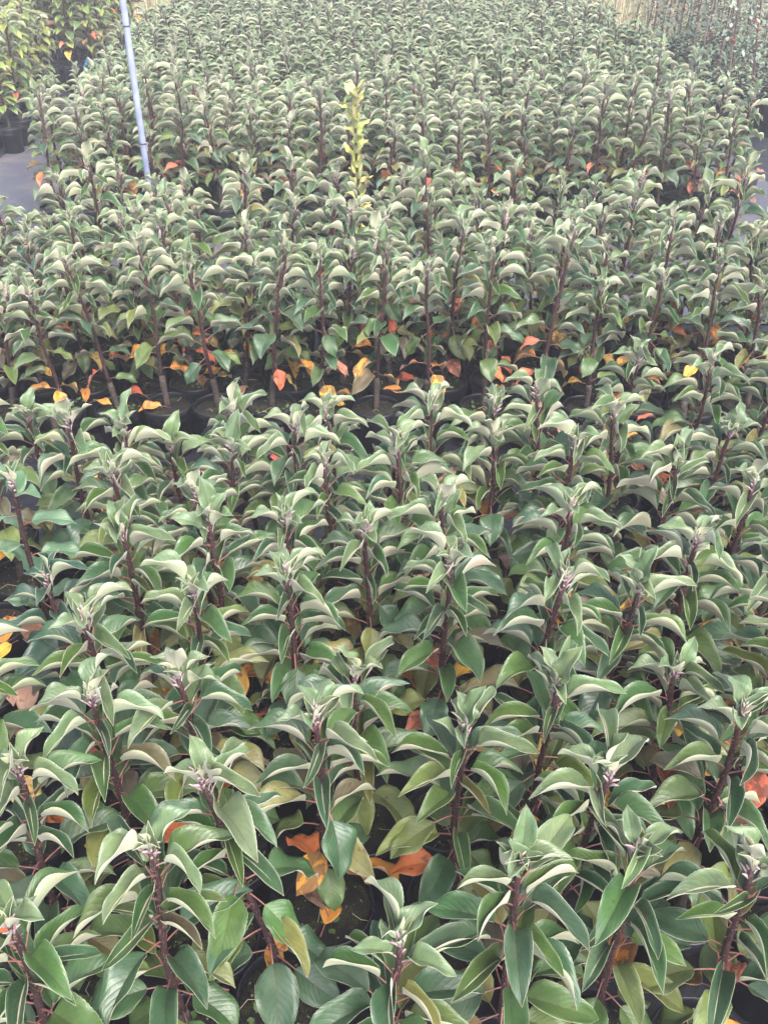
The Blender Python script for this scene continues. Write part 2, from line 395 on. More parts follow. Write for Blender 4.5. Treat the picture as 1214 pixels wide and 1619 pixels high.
def tint_for(q, style, autumn):
    """colour of one leaf and how blotched it is"""
    if style == 'bush':
        if q > .6 and random.random() < .11: return jit(random.choice(AUT), .12), .6
        return jit(random.choice([(.13, .20, .045), (.16, .22, .05), (.21, .23, .05), (.10, .16, .05)])), .1
    if style == 'dark': return jit((.028, .068, .050), .12), 0.0
    if style == 'yellow': return jit(random.choice([(.54, .50, .12), (.46, .47, .12), (.56, .54, .18), (.38, .43, .12)]), .08), .05
    if style == 'thin': return jit((.075, .15, .075), .12), 0.05
    if q > .72 and random.random() < autumn*(.5 + 1.6*(q-.72)): return jit(random.choice(AUT), .12), random.uniform(.6, 1.3)
    if q > .50 and random.random() < .25 + .5*(q-.5): return jit(random.choice(OLD)), random.uniform(.1, .5)
    if q > .25 and random.random() < .08: return jit(random.choice(OLD)), .15
    if q < .14: return jit((.115, .170, .085), .15), 0.0
    return jit(random.choice(GREEN)), random.choice([0, 0, 0, .1, .25])

def sapling(proto, x, y, az, scale=1.0, lod='hi', style='green', autumn=.35, name="apple_sapling", pot=True, potm=None, prune=None):
    root = obj(name, None, None, (x, y, 0), (0, 0, az), scale); root.empty_display_size = .05
    off = SOIL_Z if pot else 0
    if pot:
        obj("pot", potm or (POT if lod == 'hi' else POT_LO), root)
        obj("soil", random.choice(SOILS), root, (0, 0, SOIL_Z), (0, 0, random.uniform(0, 6)))
    obj("rootstock", proto.root, root, (0, 0, off)); obj("stem", proto.stem, root, (0, 0, off)); obj("shoot_tip", proto.tip, root, (0, 0, off))
    trait = {'o': 0, 'y': 0}
    for c, vi, p, rot, s, q in proto.leaves:
        if style == 'green' and q > .80 and random.random() < .22: continue      # dropped
        if prune and q > .38:
            g = az + rot[2]; rr = .07
            if prune(*project(x + p[0]*cos(az) - p[1]*sin(az) + rr*cos(g), y + p[0]*sin(az) + p[1]*cos(az) + rr*sin(g), (p[2]+off)*scale)): continue
        sc = s*random.uniform(.93, 1.06)
        o = obj("leaf", LM[lod][c][vi], root, (p[0], p[1], p[2]+off), (rot[0]+random.uniform(-.12, .12), rot[1]+random.uniform(-.10, .10), rot[2]+random.uniform(-.22, .22)), sc)
        col, sp = tint_for(q, style, autumn)
        if style != 'yellow' and col[0] > .4: o.scale = (sc*.92, sc*.92*random.uniform(.85, 1), sc*.92)
        o.color = (*col, sp)
        if style != 'yellow' and col[0] > .4:
            k = 'o' if col[1] < .27 else 'y'; trait[k] += 1
            o['label'] = "orange autumn leaf low on the stem" if k == 'o' else "yellow autumn leaf low on the stem"
    root['_t'] = 0; del root['_t']
    return root, trait

# ------------------------------------------------------------------ projection helpers
def project(x, y, z):
    dz = z - CAM_Z
    depth = y*cos(PITCH) - dz*sin(PITCH); up = y*sin(PITCH) + dz*cos(PITCH)
    return PW/2 + FPX*x/depth, PH/2 - FPX*up/depth
def unproject(px, py, z):
    u, w = (px-PW/2)/FPX, (PH/2-py)/FPX
    dy, dz = cos(PITCH)+w*sin(PITCH), -sin(PITCH)+w*cos(PITCH)
    t = (z-CAM_Z)/dz
    return u*t, dy*t
ORD = "zeroth first second third fourth fifth sixth seventh eighth ninth tenth eleventh twelfth thirteenth fourteenth fifteenth sixteenth seventeenth eighteenth nineteenth twentieth twenty-first twenty-second twenty-third twenty-fourth twenty-fifth".split()
ORD += [f'twenty-{w}' for w in ORD[6:10]] + ['thirtieth'] + [f'thirty-{w}' for w in ORD[1:10]] + ['fortieth'] + [f'forty-{w}' for w in ORD[1:10]]

def half_width(y):
    return 607/((FPX*sin(PITCH) + (project(0, y, .6)[1]-810)*cos(PITCH))/.9) + .16

# ------------------------------------------------------------------ ground
def mat_ground(name, ca, cb, dusty):
    m, nd, lk, bs = mat(name)
    geo = N(nd, "ShaderNodeNewGeometry"); pos = geo.outputs["Position"]
    w1 = N(nd, "ShaderNodeTexWave", wave_type='BANDS', bands_direction='X'); w1.inputs["Scale"].default_value = 95; lk.new(pos, w1.inputs[0])
    w2 = N(nd, "ShaderNodeTexWave", wave_type='BANDS', bands_direction='Y'); w2.inputs["Scale"].default_value = 95; lk.new(pos, w2.inputs[0])
    n1 = noise(nd, lk, 2.3, 5, .6, pos); n2 = noise(nd, lk, 60, 4, .7, pos); n3 = noise(nd, lk, 7, 4, .6, pos)
    c = mixc(nd, lk, w1.outputs[0], ca, cb)
    dust = ramp(nd, lk, n1.outputs[0], [(.50, (0, 0, 0)), (.68, (1, 1, 1))])
    c = mixc(nd, lk, math_(nd, lk, 'MULTIPLY', dust, math_(nd, lk, 'MULTIPLY_ADD', n2.outputs[0], .9*dusty, .1*dusty)), c, (.20, .165, .13))
    c = mixc(nd, lk, ramp(nd, lk, n2.outputs[0], [(.66, (0, 0, 0)), (.72, (.8*dusty,)*3)]), c, (.10, .075, .05))
    lk.new(c, bs.inputs["Base Color"]); bs.inputs["Roughness"].default_value = .55; bs.inputs["Specular IOR Level"].default_value = .35
    h = math_(nd, lk, 'ADD', math_(nd, lk, 'MULTIPLY', math_(nd, lk, 'ADD', w1.outputs[0], w2.outputs[0]), .0), math_(nd, lk, 'MULTIPLY', n3.outputs[0], 1.0))
    bp = N(nd, "ShaderNodeBump"); bp.inputs["Strength"].default_value = .7; bp.inputs["Distance"].default_value = .025
    lk.new(h, bp.inputs["Height"]); lk.new(bp.outputs[0], bs.inputs["Normal"])
    return m
def mat_field():
    m, nd, lk, bs = mat("dry_field")
    geo = N(nd, "ShaderNodeNewGeometry"); pos = geo.outputs["Position"]
    n1 = noise(nd, lk, .9, 6, .65, pos); n2 = noise(nd, lk, 25, 4, .7, pos)
    c = mixc(nd, lk, n2.outputs[0], (.20, .16, .09), (.38, .31, .18))
    c = mixc(nd, lk, ramp(nd, lk, n1.outputs[0], [(.45, (0, 0, 0)), (.62, (1, 1, 1))]), c, (.10, .12, .045))
    lk.new(c, bs.inputs["Base Color"]); bs.inputs["Roughness"].default_value = .95
    bp = N(nd, "ShaderNodeBump"); bp.inputs["Distance"].default_value = .05; lk.new(n2.outputs[0], bp.inputs["Height"]); lk.new(bp.outputs[0], bs.inputs["Normal"])
    return m
mb = MB(); mb.add([(-600, -600, -.004), (600, -600, -.004), (600, 900, -.004), (-600, 900, -.004)], [(0, 1, 2, 3)])
tag(obj("ground", mb.mesh("ground", [mat_field()])), kind='structure')
M_BED = mat_ground("woven_weed_mat", (.012, .013, .019), (.018, .019, .027), .05)
M_PATH = mat_ground("dusty_sky_sheen_path_mat", (.060, .060, .078), (.085, .085, .108), 1.0)  # lavender base has the sky's grazing sheen painted in, tan dust over it
def sheet(name, x0, x1, y0, y1, z, m, amp):
    nx, ny = max(2, int((x1-x0)/.12)), max(2, int((y1-y0)/.12)); mb = MB()
    V = [(x, y, z + amp*(sin(x*5.1+y*1.7)*cos(y*4.3) + .6*sin(x*11+y*7))) for y in np.linspace(y0, y1, ny+1) for x in np.linspace(x0, x1, nx+1)]
    mb.add(V, [(j*(nx+1)+i, j*(nx+1)+i+1, (j+1)*(nx+1)+i+1, (j+1)*(nx+1)+i) for j in range(ny) for i in range(nx)])
    return tag(obj(name, mb.mesh(name, [m])), kind='structure')
sheet("bed_ground", -6, 6, -1.5, 10.4, .002, M_BED, .0)
sheet("path", -6, 6, 3.42, 4.36, .012, M_PATH, .004)
sheet("path", -2.36, -1.70, 4.364, 10.3, .012, M_PATH, .004)
sheet("path", 1.70, 2.18, 4.364, 10.3, .012, M_PATH, .004)
# ------------------------------------------------------------------ near bed: saplings where the photograph shows their tips
NEAR_ROWS = [
    [(20, 1470), (235, 1345), (635, 1495, .36), (820, 1365), (1000, 1340), (1195, 1370)],
    [(35, 1215), (325, 1235), (495, 1145), (735, 1165), (955, 1210), (1172, 1125)],
    [(145, 1098), (272, 1080), (560, 1075, .37), (880, 1085), (1060, 1060, .37), (1265, 1000)],
    [(-70, 1020), (130, 985), (305, 935), (450, 915), (712, 895), (885, 915), (1015, 935), (1230, 880)],
    [(75, 905, 'dark'), (195, 838), (330, 820), (452, 822), (576, 840, 'darkish'), (704, 786), (902, 808), (1100, 855)],
    [(25, 770, 'thin'), (178, 745), (312, 787), (507, 735), (620, 730, .40), (782, 700, .40), (902, 700), (1079, 725), (1192, 757)],
    [(107, 650), (202, 660), (268, 690, .40), (360, 690), (465, 655), (516, 640), (622, 680), (782, 632), (970, 635), (1150, 660, .38), (1280, 650)],
    [(-40, 630), (45, 640, .38), (365, 637), (682, 620), (842, 602), (1005, 548), (1125, 562), (1240, 560)],
]
near = []
for ri, row in enumerate(NEAR_ROWS):
    for e in row:
        h = e[2] if len(e) > 2 and isinstance(e[2], float) else random.choice([.45, .45, .44, .46, .48, .42])
        e = (e[0], e[1] + (16 if ri >= 6 else 0)) + tuple(e[2:])
        st = e[2] if len(e) > 2 and isinstance(e[2], str) else 'green'
        if st == 'dark': h = .36
        if st == 'thin': h = .52
        ax, ay = unproject(e[0], e[1], SOIL_Z+h)
        near.append(dict(row=ri, h=h, st=st, A=np.array([ax, ay]), B=np.array([ax, ay+.02])))
for u_, v_ in ((385, 1525), (700, 1565)):                     # two pots of bare soil at the near edge
    q_ = np.array(unproject(u_, v_, SOIL_Z)); near.append(dict(row=0, h=0, st='bare', A=q_, B=q_.copy()))
for it in range(400):                                      # pots push each other apart, tips stay
    for a in range(len(near)):
        for b in range(a+1, len(near)):
            d = near[b]['B'] - near[a]['B']; l = np.linalg.norm(d)
            if l < .1465:
                d = d/(l+1e-6)*(.1465-l)*.5; near[a]['B'] = near[a]['B']-d; near[b]['B'] = near[b]['B']+d
    for n_ in near:
        o = n_['A']-n_['B']; l = np.linalg.norm(o)
        if l > .075 and it < 380: n_['B'] = n_['A'] - o/l*.075
bare = [n_['B'] for n_ in near if n_['st'] == 'bare']; near = [n_ for n_ in near if n_['st'] != 'bare']
plants = []       # (bed, row, root, trait, tip)
def open_spot(u, v): return 375 < u < 585 and 1310 < v < 1640 and random.random() < .35          # bare soil shows here
def put(bed, row, proto, B, az, scale, lod, style='green', autumn=.35):
    root, tr = sapling(proto, B[0], B[1], az, scale, lod, style if style != 'darkish' else 'green', autumn, prune=open_spot if bed == 'near' else (lambda u, v: random.random() < .30) if bed == 'middle' and row == 0 else None)
    c, s = cos(az), sin(az)
    tip = (B[0]+scale*c*proto.lean, B[1]+scale*s*proto.lean, scale*(SOIL_Z+proto.h))
    plants.append(dict(bed=bed, row=row, root=root, tr=tr, tip=tip, st=style, h=proto.h*scale))
for n_ in near:
    o = n_['A']-n_['B']; l = np.linalg.norm(o); az = math.atan2(o[1], o[0])
    if n_['st'] == 'dark': pr = DARKP
    elif n_['st'] == 'thin': pr = THIN
    else:
        pr = min(PROTOS, key=lambda p: abs(p.h-n_['h'])*2 + abs(p.lean-l) + random.uniform(0, .02))
    put('near', n_['row'], pr, n_['B'], az, (n_['h']+SOIL_Z)/(pr.h+SOIL_Z), 'hi', n_['st'], .42)

# pots of the near bed that hold only a bare rootstock
r = random.Random(5); Bs = [n_['B'] for n_ in near] + list(bare)
for _ in range(14000):
    y = r.uniform(.50, 2.33); hwx = half_width(y) - .02; c = np.array([r.uniform(-hwx, hwx), y])
    if min(np.linalg.norm(c-q) for q in Bs) > .1457:
        Bs.append(c)
        if y < 1.75 or r.random() < .45: bare.append(c)
# ------------------------------------------------------------------ middle and far beds
PIT = .158
def bed_spots(y0, y1, xmax, seed):
    r = random.Random(seed); out = []
    k = 0; y = y0
    while y <= y1:
        hw = xmax if isinstance(xmax, (int, float)) else xmax(y)
        n = int(hw/PIT); sh = r.uniform(-.03, .03)
        for i in range(-n, n+1):
            out.append((k, i*PIT + sh + r.uniform(-.008, .008), y + r.uniform(-.008, .008)))
        y += .160; k += 1
    return out
mid_spots = [s_ for s_ in bed_spots(2.48, 3.30, half_width, 21) if s_[0] < 4 or s_[1] < (1.0 if s_[0] == 4 else .85)]
far_spots = bed_spots(4.45, 9.85, lambda y: 1.62 + .12*max(0, (y-7)/2), 22)
mid_spots = [s for s in mid_spots if not (abs(s[1]+.085) < .075 and s[0] == 4)]       # the yellow sapling stands here
for k, x, y in mid_spots:
    pr = random.choice(PROTOS + [DARKP]); 
    if k == 0 and pr.h < .42: pr = random.choice(PROTOS)
    put('middle', k, pr, (x, y), random.uniform(0, 6.28), random.uniform(.90, 1.08), 'hi', 'dark' if pr is DARKP else 'green', .55 if k == 0 else .42)
n_ind = len(plants); NFAR = max(0, 300 - n_ind)
# edge of the far bed by the left and right paths is thinned out as in the photograph
def keep(k, x, y): return True
far_ind = far_spots[:NFAR]
last_row = far_ind[-1][0]
far_ind = [s for s in far_spots if s[0] < last_row]; far_rest = [s for s in far_spots if s[0] >= last_row]
for k, x, y in far_ind:
    put('far', k, random.choice(PROTOS), (x, y), random.uniform(0, 6.28), random.uniform(.88, 1.08), 'lo', 'green', .45 if k < 2 else .3)

def describe():
    for bed in ('near', 'middle', 'far'):
        rows = sorted({p['row'] for p in plants if p['bed'] == bed})
        for r_ in rows:
            ps = [p for p in plants if p['bed'] == bed and p['row'] == r_]
            for p in ps: p['px'] = project(*p['tip'])[0]
            ps.sort(key=lambda p: p['px'])
            ins = [p for p in ps if -5 <= p['px'] <= PW+5]
            outl = [p for p in ps if p['px'] < -5]; outr = [p for p in ps if p['px'] > PW+5]
            mh = np.mean([p['h'] for p in ps])
            for p in ps:
                ht = "tall" if p['h'] > mh*1.06 else "short" if p['h'] < mh*.94 else "young"
                tr = p['tr']
                lf = " with dark blue-green leaves" if p['st'] == 'dark' else " with orange lower leaves" if tr['o'] > 1 else " with yellowed lower leaves" if tr['y'] > 1 \
                    else " with one orange leaf" if tr['o'] else " with one yellow leaf" if tr['y'] else " with green leaves"
                if p in ins:
                    w = f", {ORD[ins.index(p)+1]} from left in {ORD[r_+1]} row of {bed} bed"
                else:
                    side, k = ("left", len(outl)-outl.index(p)) if p in outl else ("right", outr.index(p)+1)
                    w = f" just past the {side} edge, {ORD[r_+1]} row of {bed} bed" if k == 1 else f" outside the {side} edge, {ORD[r_+1]} row of {bed} bed"
                    lf = ""
                lab = f"{ht} apple sapling{lf}{w}"
                if p['st'] == 'thin': lab = "thin upright sapling with red stem and flat pale leaves, left of near bed"
                tag(p['root'], lab, "sapling", "potted apple saplings in the beds")
describe()
STUMP = []
for i in range(3):
    r = random.Random(800+i); mb = MB(); h = r.uniform(.09, .15)
    mb.tube([(0, 0, -.004), (.002, 0, h*.4), (.004, .002, h*.8), (.006, .003, h)], [.0105, .0092, .0098, .0085], 10, 0); STUMP.append(mb.mesh("rootstock", [M_ROOT]))
def zone_of(c): return "front of near bed" if c[1] < .95 else "middle of near bed" if c[1] < 1.35 else "back of near bed" if c[1] < 1.75 else "in gap behind near bed"
zc = {}
for c in sorted(bare, key=lambda c: project(c[0], c[1], SOIL_Z)[0]):
    w = zone_of(c); i = zc[w] = zc.get(w, -1) + 1
    o = obj("bare_potted_rootstock", None, None, (c[0], c[1], 0)); o.empty_display_size = .05
    obj("pot", POT, o); obj("soil", random.choice(SOILS), o, (0, 0, SOIL_Z), (0, 0, random.uniform(0, 6))); obj("rootstock", random.choice(STUMP), o, (0, 0, SOIL_Z), (0, 0, random.uniform(0, 6)))
    tag(o, f"black pot with only a bare rootstock, {ORD[i+1]} from left, {w}", "potted rootstock", "pots with a bare rootstock in the near bed")

# ------------------------------------------------------------------ the rest of the far bed: one mass
def mass(name, spots, protos):
    VV, FV, MM, TT, UU = [], [], [], [], []; base = 0
    def addarr(V, F, M, UV, col):
        nonlocal base
        VV.append(V); UU.append(UV); FV.extend([tuple(base+i for i in f) for f in F]); MM.extend(M); TT.append(np.tile(np.array(col, np.float32), (len(V), 1))); base += len(V)
    for k, x, y in spots:
        p = random.choice(protos); az = random.uniform(0, 6.28); sc = random.uniform(.93, 1.06)
        Rz = np.array([[cos(az), -sin(az), 0], [sin(az), cos(az), 0], [0, 0, 1]])
        def put_(V): return (V*sc)@Rz.T + np.array([x, y, 0])
        mb = MB(); pts = p.pts[::2] + np.array([0, 0, SOIL_Z]); mb.tube(pts, np.linspace(.009, .004, len(pts)), 5, 2, False)
        mb.tube([(0, 0, .001), (0, 0, .150)], [.056, .066], 10, 3, False); mb.tube([(0, 0, .139), (0, 0, .158)], [.071, .071], 10, 3, False)
        mb.add([(.066*cos(a), .066*sin(a), SOIL_Z) for a in np.arange(10)*2*pi/10], [tuple(range(10))], 4)
        for q in range(3):
            a = q*2.1; b = pts[-1]; mb.tube([b, b+np.array([cos(a)*.008, sin(a)*.008, .02])], [.003, .001], 4, 5, False)
        addarr(put_(np.array(mb.v)), mb.f, mb.m, np.array(mb.uv), (.1, .1, .1, 0))
        for c, vi, P, rot, s, q in p.leaves:
            if q > .85 and random.random() < .4: continue
            V, UV, F, MI, p0 = FLY[c][vi//2 % len(FLY[c])]
            a, b, g = rot[0]+random.uniform(-.12, .12), rot[1]+random.uniform(-.1, .1), rot[2]+random.uniform(-.22, .22)
            X = np.array([[1, 0, 0], [0, cos(a), -sin(a)], [0, sin(a), cos(a)]]); Y = np.array([[cos(b), 0, sin(b)], [0, 1, 0], [-sin(b), 0, cos(b)]]); Z = np.array([[cos(g), -sin(g), 0], [sin(g), cos(g), 0], [0, 0, 1]])
            col, sp = tint_for(q, 'green', .3)
            addarr(put_((V*s)@(Z@Y@X).T + P + np.array([0, 0, SOIL_Z])), F, MI, UV, (*col, sp))
    me = bpy.data.meshes.new(name)
    me.from_pydata(np.concatenate(VV), [], FV)
    for m_ in LEAF_A + [M_STEM, M_POT, M_SOIL, M_WOOL]: me.materials.append(m_)
    me.polygons.foreach_set("material_index", MM); me.polygons.foreach_set("use_smooth", [True]*len(FV))
    at = me.attributes.new("tint", 'FLOAT_COLOR', 'POINT'); at.data.foreach_set("color", np.concatenate(TT).ravel())
    lay = me.uv_layers.new(name="UVMap"); li = np.empty(len(me.loops), np.int32); me.loops.foreach_get("vertex_index", li)
    lay.data.foreach_set("uv", np.concatenate(UU).astype(np.float32)[li].ravel()); me.update()
    return obj(name, me)
side = []                                                   # the beds go on past the edges of the frame
r = random.Random(11)
for y in np.arange(.50, 1.75, .155):
    x = max([abs(p['root'].location.x) for p in plants if p['bed'] == 'near' and abs(p['root'].location.y - y) < .2] + [abs(c[0]) for c in bare if abs(c[1]-y) < .2] + [.5]) + .16
    while x < 1.62:
        side += [(0, x + r.uniform(-.008, .008), y), (0, -x + r.uniform(-.008, .008), y)]; x += .158
for k, y in enumerate(np.arange(2.48, 3.30, .160)):
    x = (int(half_width(y)/PIT) + 1)*PIT + .04
    while x < 1.62:
        if k < 4: side.append((0, x, y))
        side.append((0, -x, y)); x += PIT
m_ = mass("sapling_mass", far_rest + side, PROTOS)
tag(m_, "dense mass of potted apple saplings filling the back of the far bed", "saplings", None, 'stuff')

# ------------------------------------------------------------------ yellow sapling, stray sapling, white pole, fallen pot, batten
root, _ = sapling(YELP, -.085, 3.13, 2.0, 1.0, 'hi', 'yellow', 0)
tag(root, "tall slim sapling with pale yellow leaves standing above the green saplings", "sapling")
root, tr = sapling(PROTOS[1], 1.66, 4.60, -.3, 1.04, 'hi', 'green', .6)
tag(root, "lone leaning apple sapling on the path beside the toppled black pot", "sapling")

M_POLE = simple("pale_blue_pole_paint", (.38, .42, .60), .5, .5, 22, (.27, .30, .45), .0004)
M_TIE = simple("dark_tie", (.10, .10, .14), .6)
px_, py_ = -.917, 3.70
pole = obj("pole", None, None, (px_, py_, 0))
mb = MB(); mb.tube([(0, 0, -.1), (0, 0, .8), (.002, 0, 1.6), (.004, 0, 2.5)], .0120, 16); obj("shaft", mb.mesh("shaft", [M_POLE]), pole)
mb = MB(); mb.tube([(0, 0, 2.495), (0, 0, 2.52)], .018, 16); obj("cap", mb.mesh("cap", [M_TIE]), pole)
for zz in (.62, 1.02):
    mb = MB(); mb.tube([(0, 0, zz), (0, 0, zz+.006)], .0127, 16); obj("wire_tie", mb.mesh("wire_tie", [M_TIE]), pole)
tag(pole, "slim pale lavender pole standing upright on the left of the cross path", "pole")

fp = obj("plant_pot", None, None, (2.0, 5.10, .078), (R(86), 0, R(250)))
mb = MB(); mb.lathe([(.050, .0), (.057, 0.001), (.0655, .146), (.0665, .15), (.0640, .148), (.0560, .004), (.045, .003)], 36, 0, True); obj("body", mb.mesh("body", [M_POT]), fp)
mb = MB(); mb.lathe([(.066, .146), (.072, .148), (.0725, .166), (.069, .168), (.0665, .165), (.0662, .15)], 36, 0, False); obj("rim", mb.mesh("rim", [M_POT]), fp)
tag(fp, "empty black plastic pot lying on its side on the path", "pot")

M_WOOD = simple("cream_batten_wood", (.48, .40, .27), .7, .3, 30, (.60, .52, .36), .0006)
for i, (x0, y0, L, a) in enumerate([(-.62, 3.62, .95, .02), (.28, 3.48, .85, -.05)]):
    mb = MB(); mb.box((0, 0, 0), (L, .045, .020)); o = obj("wooden_batten", mb.mesh("wooden_batten", [M_WOOD], False), None, (x0, y0, .023), (0, 0, a))
    tag(o, "cream wooden batten lying on the path behind the middle bed, " + ("left one" if i == 0 else "right one"), "batten", "wooden battens on the path")

# ------------------------------------------------------------------ left bed of taller saplings
left_spots = []
for k in range(5):
    for i in range(3): left_spots.append(('front', k, i, -2.32 - i*.18, 6.10 + k*.18))
for k in range(8):
    for i in range(5): left_spots.append(('back', k, i, -2.26 - i*.18, 8.0 + k*.20))
seen = {}
for grp, k, i, x, y in left_spots:
    if project(x, y, .55)[0] < -40: continue
    pr = random.choice(TALLP)
    root, tr = sapling(pr, x + random.uniform(-.02, .02), y + random.uniform(-.02, .02), random.uniform(0, 6), random.uniform(.95, 1.05)*(1.18 if grp == 'back' else 1), 'lo', 'bush', .8, "tall_sapling")
    lf = "orange" if tr['o'] > tr['y'] else "yellow" if tr['y'] else "green"
    tag(root, f"tall bushy sapling with {lf} lower leaves, {ORD[i+1]} from path, {ORD[k+1]} row, {grp} left block", "sapling", "tall saplings in the left bed")

# ------------------------------------------------------------------ right bed of caned whips
M_CANE = simple("bamboo_cane", (.46, .36, .32), .6, .3, 25, (.58, .48, .44))
M_RED = simple("red_tie", (.34, .05, .045), .5)
M_BLUEG = [simple("blue_green_leaf", (.17, .23, .16), .5, .5, 60, (.25, .31, .23)), simple("dull_green_leaf", (.16, .21, .10), .55, .4, 60, (.24, .29, .15))]
M_TWIG = simple("whip_bark", (.13, .06, .055), .7, .3, 60, (.20, .11, .10))
def small_leaf(mb, b, d, L, W, m, r):
    d = d/np.linalg.norm(d); s = np.cross(d, [0, 0, 1.0]); s /= np.linalg.norm(s)+1e-9; n = np.cross(s, d)
    c = b + d*L*.45; dr = -n*L*.10
    v = [b, c + s*W/2 + n*W*.12, c - n*W*.10, c - s*W/2 + n*W*.12, b + d*L + dr, b + d*L*.75 + s*W*.36 + dr*.3, b+d*L*.75 - s*W*.36 + dr*.3, b + d*L*.75 + dr*.6]
    mb.add(v, [(0, 2, 1), (0, 3, 2), (1, 2, 7, 5), (2, 3, 6, 7), (5, 7, 4), (7, 6, 4)], m)
WHIP = []
for i in range(6):
    r = random.Random(900+i); H = r.uniform(1.25, 1.6); tx, ty = r.uniform(-.13, .16), r.uniform(-.10, .10)
    ax = lambda z: np.array([tx*z/H + .015*sin(z*5+i), ty*z/H + .012*cos(z*4+i), z])
    mb = MB(); mb.tube([(.012, 0, .1), (.012+tx*1.1, ty*1.1, H*1.08)], [.0045, .0032], 7); cane = mb.mesh("cane", [M_CANE])
    mb = MB(); mb.tube([ax(z) for z in np.linspace(.13, H, 10)], np.linspace(.0058, .0022, 10), 6); stem = mb.mesh("stem", [M_TWIG])
    ties = []
    for z in (.55, 1.05):
        mb = MB(); c = ax(z)*.5 + np.array([.012+tx*1.1*z/(H*1.08), ty*1.1*z/(H*1.08), z])*.5; mb.tube([c-[0, 0, .007], c+[0, 0, .007]], .013, 8); ties.append(mb.mesh("tie", [M_RED]))
    mb = MB()
    for k in range(320):
        z = .22 + (H-.2)*r.random()**1.0; a = r.uniform(0, 6.28); ll = r.uniform(.01, .13)*(1.15-.6*z/H)
        b = ax(z) + np.array([cos(a), sin(a), r.uniform(-.1, .7)])*ll
        small_leaf(mb, b, np.array([cos(a+r.uniform(-1, 1)), sin(a+r.uniform(-1, 1)), r.uniform(-.9, .5)]), r.uniform(.028, .052), r.uniform(.016, .028), 0, r)
        if k % 5 == 0: mb.tube([ax(z), b], [.0016, .001], 4, 2, False)
    for k in range(90):
        z = .16 + .30*r.random()**1.4; a = r.uniform(0, 6.28); ll = r.uniform(.02, .15)
        b = np.array([cos(a)*ll, sin(a)*ll, z])
        small_leaf(mb, b, np.array([cos(a), sin(a), r.uniform(-.5, .6)]), r.uniform(.025, .045), r.uniform(.014, .022), 1, r)
    WHIP.append((cane, stem, ties, mb.mesh("foliage", M_BLUEG + [M_TWIG])))
for k in range(9):
    for i in range(5):
        x, y = 2.28 + i*.26 + random.uniform(-.02, .02), 6.55 + k*.36 + random.uniform(-.03, .03)
        if project(x-.1, y, .6)[0] > 1240: continue
        cane, stem, ties, fol = random.choice(WHIP)
        root = obj("caned_sapling", None, None, (x, y, 0), (0, 0, random.uniform(0, 6.28)), random.uniform(.9, 1.1))
        obj("pot", POT_LO, root, scale=(1.15, 1.15, 1.25)); obj("soil", random.choice(SOILS), root, (0, 0, SOIL_Z*1.25), scale=(1.15, 1.15, 1))
        cn = obj("cane", cane, root); obj("stem", stem, root)
        for t_ in ties: obj("tie", t_, cn)
        f_ = obj("foliage", fol, root); f_['kind'] = 'stuff'
        tag(root, f"tall sapling tied to a cane, blue-green leaves, {ORD[i+1]} from path, {ORD[k+1]} row, right bed", "sapling", "caned saplings in the right bed")
# bare canes and yellow ribbon behind the far bed
for i, (x, y, tl) in enumerate([(1.78, 9.75, .03), (1.86, 9.9, -.05), (1.95, 9.8, .06), (2.06, 9.95, .02), (1.62, 10.0, -.03), (2.12, 9.7, .05)]):
    mb = MB(); mb.tube([(0, 0, 0), (tl*.5, .01, .8), (tl, .02, 1.6)], [.009, .008, .006], 7); o = obj("bamboo_cane", None, None, (x, y, 0))
    o.data if o.data else None
    obj("rod", mb.mesh("rod", [M_CANE]), o); mb = MB(); mb.tube([(tl*.4, .01, .62), (tl*.42, .01, .645)], .013, 8); obj("tie", mb.mesh("tie", [M_RED]), o)
    tag(o, f"bare pinkish bamboo cane behind the far bed's right end, {ORD[i+1]} planted of the clump", "cane", "bare canes behind the far bed")
M_RIB = simple("yellow_ribbon", (.80, .62, .06), .5)
mb = MB(); v = []; L_ = 9
for i in range(L_):
    t = i/(L_-1); v += [(-.16*t, .01*sin(t*5), -.14*t - .03*t*t + .010), (-.16*t, .012+.01*sin(t*5), -.14*t - .03*t*t - .012)]
mb.add(v, [(2*i, 2*i+1, 2*i+3, 2*i+2) for i in range(L_-1)])
o = obj("ribbon", mb.mesh("ribbon", [M_RIB]), None, (2.12+.02, 9.68, .86)); md = o.modifiers.new("thick", 'SOLIDIFY'); md.thickness = .002
tag(o, "yellow ribbon hanging from a bare cane behind the far bed", "ribbon")
# plant labels
M_TAGB = simple("blue_label_plastic", (.05, .30, .70), .4); M_TAGW = simple("white_label_plastic", (.75, .76, .80), .4)
for m_, x, y, z, rz, lab in ((M_TAGB, -2.36, 8.0, .17, .4, "small bright blue plant label in a pot of the left bed"), (M_TAGW, 1.88, 7.55, .16, -.6, "slanted white plant label at the right side of the far bed")):
    mb = MB(); mb.add([(-.012, 0, 0), (.012, 0, 0), (.016, 0, .09), (.016, 0, .13), (-.016, 0, .13), (-.016, 0, .09), (-.004, 0, -.14), (.004, 0, -.14)], [(0, 1, 2, 3, 4, 5), (1, 0, 6, 7)])
    o = obj("plant_label", mb.mesh("plant_label", [m_], False), None, (x, y, z), (R(20), R(25), rz), .7); md = o.modifiers.new("thick", 'SOLIDIFY'); md.thickness = .0015
    tag(o, lab, "plant label")

